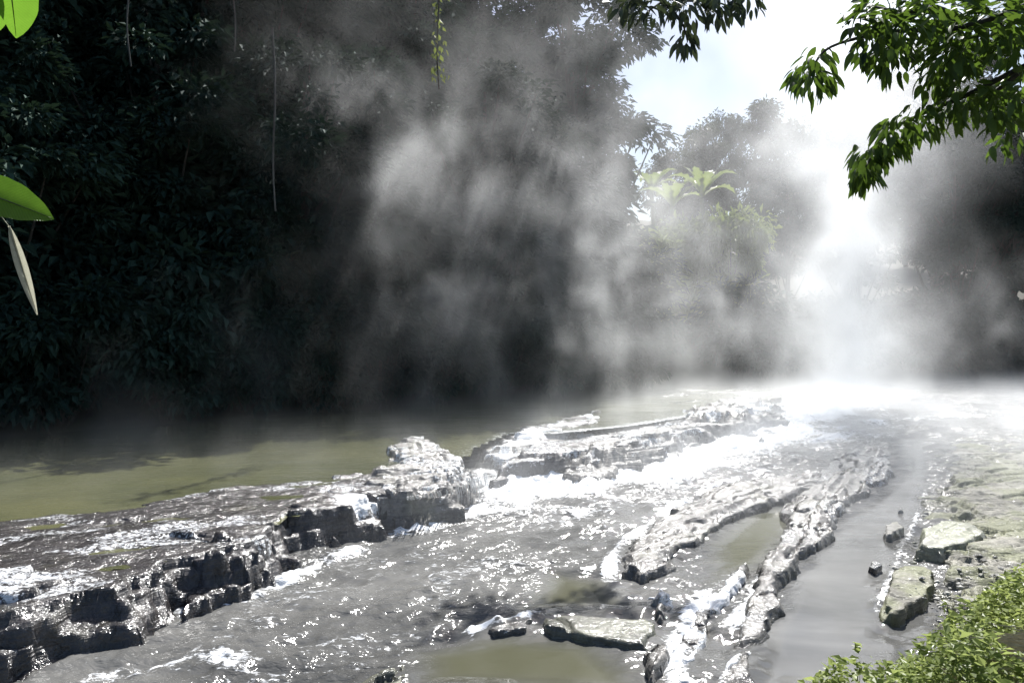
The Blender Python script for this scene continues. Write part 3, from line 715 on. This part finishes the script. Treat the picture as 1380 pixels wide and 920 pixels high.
# ------------------------------------------------------------------ near overhanging branches
def leaf_shape(L, W, mat, n=7, curl=0.18):
    V, F = [], []
    for i in range(n):
        t = i / (n - 1); w = W * (math.sin(math.pi * min(1.0, t ** 0.8 * 0.96 + 0.04)) ** 0.9)
        if i == n - 1: w = 0.001
        z = -curl * L * t * t
        V += [(L * t, -w / 2, z + w * 0.16), (L * t, 0, z), (L * t, w / 2, z + w * 0.16)]
    for i in range(n - 1):
        a = i * 3; F += [(a, a + 1, a + 4, a + 3), (a + 1, a + 2, a + 5, a + 4)]
    return mesh_np("leaf", V, F, mat)
near_leaves = [leaf_shape(0.24, 0.085, M['near_leaf'], 7, c) for c in (0.05, 0.2, 0.35)]
def aim(o, d, roll):
    q = Vector(d).to_track_quat('X', 'Z'); o.rotation_mode = 'QUATERNION'
    from mathutils import Quaternion
    o.rotation_quaternion = q @ Quaternion((1, 0, 0), roll)

def overhang(name, label, twigs, sprays, y, meshes, limb_mat, rad, budget=300, scale=1.0, cat='tree', trunk=None, dens=1.0):
    """twigs: pixel polylines at depth y; sprays: (px, py, spread px, leaves, droop)."""
    e = bpy.data.objects.new(name, None); C.objects.link(e)
    base = Vector(trunk[0]) if trunk else at_y(*twigs[0][0], y)
    e.location = base; tag(e, label, cat)
    if trunk:
        v, f = tube(smooth_path([Vector(p) - base for p in trunk], 10), np.linspace(0.22, 0.09, 10), 10)
        link("trunk", mesh_np("trunk", v, f, M['bark']), e)
    for tw in twigs:
        pts = [at_y(px, py, y + 0.25 * math.sin(i * 1.7 + px)) - base for i, (px, py) in enumerate(tw)]
        if trunk and tw[0][0] > 1380: pts = [Vector(trunk[-1]) - base] + pts
        sp = smooth_path([tuple(p) for p in pts], 3 * len(pts))
        v, f = tube(sp, np.linspace(rad, rad * 0.25, len(sp)), 6); link("branch", mesh_np("branch", v, f, limb_mat), e)
    n = 0; rest = []
    rnd = random.Random(11)
    for px, py, spread, cnt, droop in sprays:
        for k in range(int(cnt * dens)):
            a, rr = rnd.uniform(0, 6.283), rnd.random() ** 0.6 * spread
            p = at_y(px + rr * math.cos(a), py + rr * math.sin(a) * 0.8, y + rnd.uniform(-0.45, 0.45) * spread / 40) - base
            d = Vector((math.cos(a) * 0.7 + rnd.uniform(-0.4, 0.4), rnd.uniform(-0.8, 0.5), math.sin(a) * -0.25 - droop + rnd.uniform(-0.35, 0.25)))
            o = link("leaf", meshes[n % len(meshes)], e, p); aim(o, d, rnd.uniform(-0.9, 0.9)); s = scale * rnd.uniform(0.65, 1.2); o.scale = (s, s, s); n += 1
            if n > budget: rest.append(o)
    if rest:
        V, F, off = [], [], 0
        bpy.context.view_layer.update()
        for o in rest:
            me = o.data; mw = o.matrix_local
            V += [tuple(mw @ q.co) for q in me.vertices]; F += [tuple(i + off for i in p.vertices) for p in me.polygons]; off += len(me.vertices)
            bpy.data.objects.remove(o)
        o = link("foliage", mesh_np("foliage", V, F, meshes[0].materials[0]), e); o['kind'] = 'stuff'
    return e

sprays = [(1092, 105, 30, 26, 0.9), (1100, 80, 22, 8, 0.7), (1170, 62, 30, 16, 0.8), (1150, 30, 24, 9, 0.3), (1200, 78, 34, 20, 0.8), (1215, 30, 45, 42, 0.3), (1262, 15, 50, 55, 0.2),
          (1275, 75, 40, 38, 0.5), (1330, 25, 55, 55, 0.2), (1365, 70, 40, 34, 0.4), (1300, 130, 34, 30, 0.5), (1340, 140, 30, 24, 0.5), (1255, 110, 20, 10, 0.8),
          (1240, 160, 28, 22, 0.7), (1205, 178, 26, 22, 0.7), (1172, 208, 24, 22, 0.8), (1165, 235, 18, 18, 1.0), (1195, 200, 20, 12, 0.8), (1380, 20, 40, 20, 0.3), (1275, 150, 22, 12, 0.4), (1375, 120, 36, 26, 0.5), (1350, 165, 24, 12, 0.7), (1300, 60, 40, 26, 0.3), (1180, 20, 30, 18, 0.4)]
overhang("overhanging_tree", "broad leaved tree drooping its branches into the upper right corner before the sky",
         [[(1470, -40), (1380, 10), (1290, 40), (1210, 45), (1150, 55), (1110, 70), (1092, 95)], [(1460, 60), (1380, 90), (1300, 130), (1240, 155), (1195, 180), (1165, 225)],
          [(1290, 40), (1262, 15), (1215, 20), (1165, 10)], [(1380, 90), (1345, 120), (1310, 140)], [(1380, 10), (1370, 60), (1340, 30)]],
         sprays, 6.2, near_leaves, M['bark'], 0.03, dens=2.9, scale=0.60, trunk=[(6.4, 6.6, 0.4), (6.2, 6.5, 2.2), (6.3, 6.4, 4.2), (5.6, 6.3, 5.4)])
far_leaves = [leaf_shape(0.30, 0.10, M['mid_leaf'], 6, c) for c in (0.1, 0.3)]
overhang("hanging_branch", "bluish leafy branch hanging from the top edge left of the sky gap",
         [[(820, -60), (880, -5), (940, 5), (1000, -5), (1022, 10)], [(880, -5), (915, 30), (925, 60)], [(900, 0), (870, 20)]],
         [(880, 8, 30, 26, 0.5), (925, 15, 30, 26, 0.8), (922, 55, 16, 14, 1.0), (965, 10, 28, 24, 0.8), (1005, 5, 20, 16, 0.8), (845, 5, 30, 20, 0.3)], 13.5, far_leaves, M['bark'], 0.03, cat='branch', scale=0.9, dens=2.2)
overhang("hanging_branch", "small leafy sprig hanging at the right edge below the overhanging tree",
         [[(1460, 150), (1390, 175), (1350, 195)]], [(1365, 185, 22, 16, 0.6), (1345, 198, 14, 8, 0.7), (1392, 175, 20, 10, 0.6)], 9.0, near_leaves, M['bark'], 0.014, cat='branch', scale=0.8)

# broad leaved sapling at the left edge
def big_leaf(name, L, W, mat, n=15, curl=0.12, fold=0.22):
    V, F = [], []
    for i in range(n):
        t = i / (n - 1); w = W * math.sin(math.pi * min(1, t ** 0.85)) ** 0.75 if 0 < t < 1 else 0.002
        z = -curl * L * t * t
        row = []
        for j in (-1, -0.5, 0, 0.5, 1):
            row.append((L * t, j * w / 2, z + fold * abs(j) ** 1.2 * w * 0.5 + (0.0015 * math.sin(t * 60) * abs(j))))
        V += row
    for i in range(n - 1):
        for j in range(4):
            a = i * 5 + j; F.append((a, a + 1, a + 6, a + 5))
    me = mesh_np(name, V, F, mat); return me
def midrib(L, curl):
    return tube([(L * t, 0, -curl * L * t * t + 0.001) for t in np.linspace(0, 0.97, 8)], np.linspace(0.0022, 0.0005, 8), 5)
Ys = 1.5
sap = bpy.data.objects.new("sapling", None); C.objects.link(sap)
sb = Vector((-1.25, 1.45, gz(-1.25, 1.45))); sap.location = sb
tag(sap, "bright green broad leaved sapling poking in at the left edge, one withered leaf hanging", 'plant')
v, f = tube(smooth_path([(0, 0, 0), (0.03, 0.02, 0.9), (0.0, 0.04, 1.8), (0.06, 0.05, 2.5)], 12), np.linspace(0.014, 0.006, 12), 7)
link("stem", mesh_np("stem", v, f, M['stem']), sap)
def sap_leaf(p0, p1, W, mat, roll, name='leaf', curl=0.12, fold=0.22):
    a, b = at_y(*p0), at_y(*p1); L = (b - a).length
    o = link(name, big_leaf(name, L, W, mat, curl=curl, fold=fold), sap, a - sb); aim(o, b - a, roll)
    rv, rf = midrib(L, curl); link("midrib", mesh_np("midrib", rv, rf, M['stem'] if name == 'leaf' else mat), o)
sap_leaf((-60, 246, 1.45), (74, 292, 1.50), 0.085, M['sapling_leaf'], R(62), curl=0.06)
sap_leaf((14, -50, 1.4), (29, 52, 1.5), 0.085, M['sapling_leaf'], R(20), curl=0.05)
sap_leaf((-25, -60, 1.42), (6, 44, 1.52), 0.08, M['sapling_leaf'], R(25), curl=0.05)
sap_leaf((14, 305, 1.47), (50, 424, 1.49), 0.020, M['dry_leaf'], R(90), 'withered_leaf', curl=0.08, fold=0.8)
v, f = tube([at_y(-40, 262, 1.47) - sb, at_y(-10, 275, 1.47) - sb, at_y(14, 306, 1.47) - sb], [0.002, 0.0016, 0.001], 5)
link("leaf_stalk", mesh_np("leaf_stalk", v, f, M['stem']), sap)

# ------------------------------------------------------------------ leafy bank at the lower right
bank_px = [(1075, 935), (1075, 905), (1110, 893), (1165, 885), (1215, 868), (1262, 842), (1300, 812), (1345, 780), (1400, 752), (1600, 750), (1600, 1000), (1070, 1000)]
bankw = [at(x, y, 0.45)[:2] for x, y in bank_px]
n = 24000
bx, by = RNG.uniform(1.4, 7.5, n * 4), RNG.uniform(3.6, 8.0, n * 4)
dd = poly_sd(bx, by, bankw); hole = fbm(bx * 1.6, by * 1.6, 0, 3, 77)
dry_c = at(1370, 890, 0.45)
ok = (dd > -0.05) & (hole > -0.5) & (np.hypot(bx - dry_c[0], (by - dry_c[1]) * 1.2) > 0.45)
bx, by, dd = bx[ok][:n], by[ok][:n], dd[ok][:n]
hz = ground_z(bx[None], by[None])[0]
hh = (0.03 + 0.32 * RNG.random(len(bx)) ** 0.8) * np.clip(0.5 + dd * 2, 0.5, 1) * np.clip(1.15 + 1.0 * fbm(bx * 2, by * 2, 0, 2, 78), 0.35, 1.8) * (0.35 + 0.65 * sstep(0.35, 0.8, np.hypot(bx - dry_c[0], by - dry_c[1])))
P = np.stack([bx, by, np.maximum(hz, 0.05) + hh], -1)
ax = rand_dirs(len(bx)) * [1, 1, 0.35] + [0, 0, 0.15]
lv, lf = leaf_cards(P, rand_dirs(len(bx)) * 0.7 + [0, 0, 1], ax, RNG.uniform(0.028, 0.085, len(bx)) * RNG.uniform(0.7, 1.2, len(bx)), 0.6, 0.1)
# short stems under the leaves
ns = 1500
sv = []; sf = []
for i in range(ns):
    p = P[i]; g0 = max(hz[i], 0.03); o_ = len(sv)
    sv += [(p[0] - 0.004, p[1], g0 - 0.02), (p[0] + 0.004, p[1], g0 - 0.02), (p[0], p[1] + 0.006, g0 - 0.02), (p[0] + 0.01, p[1], p[2])]; sf += [(o_, o_ + 1, o_ + 3), (o_ + 1, o_ + 2, o_ + 3), (o_ + 2, o_, o_ + 3)]
gv, gf = join([(lv, lf), (np.array(sv), np.array(sf))])
tag(link("ground_cover", mesh_np("ground_cover", gv, gf, M['weed_leaf'], False)), "low mass of small bright green leaves covering the lower right bank", 'ground cover', kind='stuff')
# individual taller weeds
wl_m = [leaf_shape(0.10, 0.05, M['weed_leaf'], 6, c) for c in (0.1, 0.3)]
sv_, sf_ = tube(smooth_path([(0, 0, -0.03), (0.01, 0, 0.15), (0.03, 0.01, 0.34)], 7), np.linspace(0.006, 0.003, 7), 6)
stem_m = mesh_np("stem", sv_, sf_, M['stem'])
def weed(px, py, h, label, group=None):
    z0 = 0.42; p = Vector(at(px, py, z0)); g0 = max(gz(p.x, p.y), 0.02)
    e = bpy.data.objects.new("weed", None); C.objects.link(e); e.location = (p.x, p.y, g0); e.rotation_euler = (0, 0, px); s = h / 0.34; e.scale = (s, s, s); tag(e, label, 'plant', group)
    link("stem", stem_m, e)
    for q in range(9):
        t = 0.2 + 0.8 * q / 8; o = link("leaf", wl_m[q % 2], e, (0.03 * t * t, 0.01 * t, 0.34 * t)); a = q * 2.4
        aim(o, (math.cos(a), math.sin(a), 0.35), 0); k_ = 1.1 - 0.45 * t; o.scale = (k_, k_, k_)
weed(1112, 905, 0.42, "tall leafy weed standing highest at the left tip of the green bank")
weed(1092, 925, 0.30, "weed at the bottom edge leaning over the pool at the bank's left end")
weed(1160, 905, 0.38, "weed with pale leaves rising just right of the tallest one")
weed(1165, 935, 0.22, "small sprig at the bottom edge with the brightest leaf cluster of the bank")
weed(1278, 850, 0.26, "bright single weed sprouting right below the mossy boulder")
for px, py in [(1215, 895), (1240, 920), (1255, 880), (1300, 860), (1325, 835), (1345, 815), (1365, 795), (1300, 905), (1335, 870), (1190, 925), (1370, 840)]:
    weed(px, py, random.uniform(0.2, 0.34), "small leafy weed growing out of the bank's green ground cover", "weeds in the ground cover")
# dry stalks in the corner
ND = 900
tv = []; tf = []
for i in range(ND):
    x, y = dry_c[0] + RNG.normal() * 0.35, dry_c[1] + RNG.normal() * 0.22; g0 = gz(x, y); a = RNG.uniform(-0.5, 0.5) + (3.14 if RNG.random() < 0.5 else 0); L = RNG.uniform(0.15, 0.5)
    p0 = np.array([x, y, g0 + RNG.uniform(0, 0.16)]); p1 = p0 + L * np.array([math.cos(a), math.sin(a), RNG.uniform(-0.02, 0.25)]); w = np.array([0, 0.004, 0.003])
    o_ = len(tv); tv += [p0 - w, p0 + w, p1, p0 + [0, 0, 0.006]]; tf += [(o_, o_ + 1, o_ + 2), (o_ + 1, o_ + 3, o_ + 2), (o_ + 3, o_, o_ + 2)]
tag(link("dry_grass", mesh_np("dry_grass", np.array(tv), np.array(tf), M['dry_grass'], False)), "patch of flattened dry brown stalks in the bottom right corner", 'grass', kind='stuff')

# ------------------------------------------------------------------ steam
class E:
    """Tiny expression builder over geometry-node math."""
    t = None
    def __init__(s, k): s.k = k
    @staticmethod
    def op(o, *a):
        n = E.t.nodes.new("ShaderNodeMath"); n.operation = o
        for i, v in enumerate(a):
            if isinstance(v, E): E.t.links.new(v.k, n.inputs[i])
            else: n.inputs[i].default_value = v
        return E(n.outputs[0])
    def __add__(s, o): return E.op('ADD', s, o)
    def __sub__(s, o): return E.op('SUBTRACT', s, o)
    def __mul__(s, o): return E.op('MULTIPLY', s, o)
    def __truediv__(s, o): return E.op('DIVIDE', s, o)
    __radd__ = __add__; __rmul__ = __mul__
    def __rsub__(s, o): return E.op('SUBTRACT', o, s)
    def max(s, o): return E.op('MAXIMUM', s, o)
    def min(s, o): return E.op('MINIMUM', s, o)
def e_step(a, b, x):
    n = E.t.nodes.new("ShaderNodeMapRange"); n.interpolation_type = 'SMOOTHSTEP'; n.clamp = True
    E.t.links.new(x.k, n.inputs[0]); n.inputs[1].default_value, n.inputs[2].default_value = min(a, b), max(a, b)
    n.inputs[3].default_value, n.inputs[4].default_value = (0, 1) if a < b else (1, 0)
    return E(n.outputs[0])
def e_noise(vec, scale, detail, rough=0.5):
    n = E.t.nodes.new("ShaderNodeTexNoise"); n.inputs["Scale"].default_value = scale; n.inputs["Detail"].default_value = detail; n.inputs["Roughness"].default_value = rough
    E.t.links.new(vec, n.inputs["Vector"]); return E(n.outputs[0])
def e_vec(x, y, z):
    n = E.t.nodes.new("ShaderNodeCombineXYZ")
    for i, v in enumerate((x, y, z)):
        if isinstance(v, E): E.t.links.new(v.k, n.inputs[i])
        else: n.inputs[i].default_value = v
    return n.outputs[0]

sm = bpy.data.materials.new("steam"); sm.use_nodes = True; sm.node_tree.nodes.clear()
so = sm.node_tree.nodes.new("ShaderNodeOutputMaterial"); pv = sm.node_tree.nodes.new("ShaderNodeVolumePrincipled")
pv.inputs["Color"].default_value = (0.975, 0.99, 1.0, 1); pv.inputs["Density"].default_value = 1.0; pv.inputs["Anisotropy"].default_value = 0.5
sm.node_tree.links.new(pv.outputs[0], so.inputs["Volume"])

# plumes: foot x, y; drift dx, dy per metre of height; radius at foot, growth per metre; strength; height of fading out
PLUMES = [(9.0, 21.5, 0.0, 0.0, 0.95, 0.06, 0.5, 18), (9.6, 22.5, 0.0, 0.0, 1.3, 0.12, 0.13, 15), (12.2, 24, 0.3, 0, 1.2, 0.2, 0.09, 6),
          (6.6, 22, 0.0, 0.0, 1.2, 0.14, 0.15, 7), (4.5, 21, -0.10, 0.0, 1.5, 0.2, 0.10, 8), (2.3, 20.5, -0.05, 0.1, 1.1, 0.16, 0.12, 9),
          (-0.3, 19, -0.30, 0.1, 0.7, 0.16, 0.15, 11), (-1.6, 18, -0.2, 0.1, 0.9, 0.14, 0.08, 10), (0.8, 20, 0.2, 0.0, 0.8, 0.18, 0.09, 9),
          (-5.2, 16, -0.2, 0, 0.8, 0.15, 0.08, 4.5), (-7.5, 14.5, 0.1, 0, 0.6, 0.12, 0.08, 3), (-3.5, 16.5, 0.1, 0, 0.6, 0.2, 0.07, 3), (1.5, 24, 0.1, 0.2, 2.2, 0.35, 0.05, 17), (17, 26, 0.1, 0, 2.5, 0.2, 0.06, 5), (-2.0, 18.5, -0.05, 0.05, 2.2, 0.25, 0.030, 13), (3.0, 22, 0, 0, 2.5, 0.3, 0.035, 12), (-6.5, 14.0, 0, 0, 2.0, 0.1, 0.05, 2.0)]
def steam_object():
    lo_, hi_, vox = (-13, 6.5, -0.1), (22, 34, 15.5), 0.17
    ng = bpy.data.node_groups.new("steam_field", 'GeometryNodeTree'); E.t = ng
    ng.interface.new_socket(name="Geometry", in_out='OUTPUT', socket_type='NodeSocketGeometry')
    out = ng.nodes.new("NodeGroupOutput")
    pos = ng.nodes.new("GeometryNodeInputPosition"); sp = ng.nodes.new("ShaderNodeSeparateXYZ"); ng.links.new(pos.outputs[0], sp.inputs[0])
    x, y, z = (E(sp.outputs[i]) for i in range(3))
    # turbulence pushes the plumes about, more with height
    amp = e_step(0.0, 4.0, z) * 1.6 + 0.35
    w1 = (e_noise(e_vec(x, y, z * 0.8), 0.42, 3) - 0.5) * 2.4; w2 = (e_noise(e_vec(x + 31.7, y - 12.0, z * 0.8 + 5.0), 0.42, 3) - 0.5) * 2.4
    xw, yw = x + w1 * amp, y + w2 * amp
    tot = None; col = None
    for (px, py, dx, dy, r0, r1, s, zt) in PLUMES:
        r = z * r1 + r0
        ax, ay = xw - px - z * dx, yw - py - z * dy
        q = (ax * ax + ay * ay) / (r * r)
        g = E.op('EXPONENT', q * -1.0) * e_step(zt, zt * 0.25, z) * s
        if s in (0.5, 0.13) and px > 8: col = g if col is None else col + g
        else: tot = g if tot is None else tot + g
    nz = e_noise(e_vec(xw * 1.15, yw * 1.15, z * 0.8), 0.8, 5, 0.6)
    wisp = e_step(0.44, 0.68, nz) * 1.6 + 0.06
    low = (e_step(1.25, 0.05, z) * e_step(11.5, 20.0, y) * e_step(-5.0, 6.0, x - (y - 17.0) * 0.3) * 0.32 + e_step(1.1, 0.05, z) * e_step(7.5, 12.0, y) * 0.12)
    dens = tot * wisp * 0.9 + col * (wisp * 0.45 + 0.55) * (e_step(7.5, 1.5, z) * 0.5 + 1.0) + low * (wisp * 0.7 + 0.3)
    # fade to nothing on the walls of the box
    edge = e_step(lo_[0], lo_[0] + 3, x) * e_step(hi_[0], hi_[0] - 3, x) * e_step(lo_[1], lo_[1] + 2, y) * e_step(hi_[1], hi_[1] - 3, y) * e_step(hi_[2], hi_[2] - 4, z)
    dens = (dens * edge - 0.002).max(0.0)
    vc = ng.nodes.new("GeometryNodeVolumeCube")
    ng.links.new(dens.k, vc.inputs["Density"])
    vc.inputs["Min"].default_value = lo_; vc.inputs["Max"].default_value = hi_
    for k_, n_ in enumerate(("Resolution X", "Resolution Y", "Resolution Z")): vc.inputs[n_].default_value = int((hi_[k_] - lo_[k_]) / vox)
    st = ng.nodes.new("GeometryNodeSetMaterial"); st.inputs["Material"].default_value = sm
    ng.links.new(vc.outputs[0], st.inputs[0]); ng.links.new(st.outputs[0], out.inputs[0])
    vd = bpy.data.volumes.new("steam"); vd.materials.append(sm)
    o = link("steam", vd); md = o.modifiers.new("steam", 'NODES'); md.node_group = ng
    tag(o, "white steam rising off the hot river, thickest in the tall column at right", 'steam', kind='stuff')
steam_object()
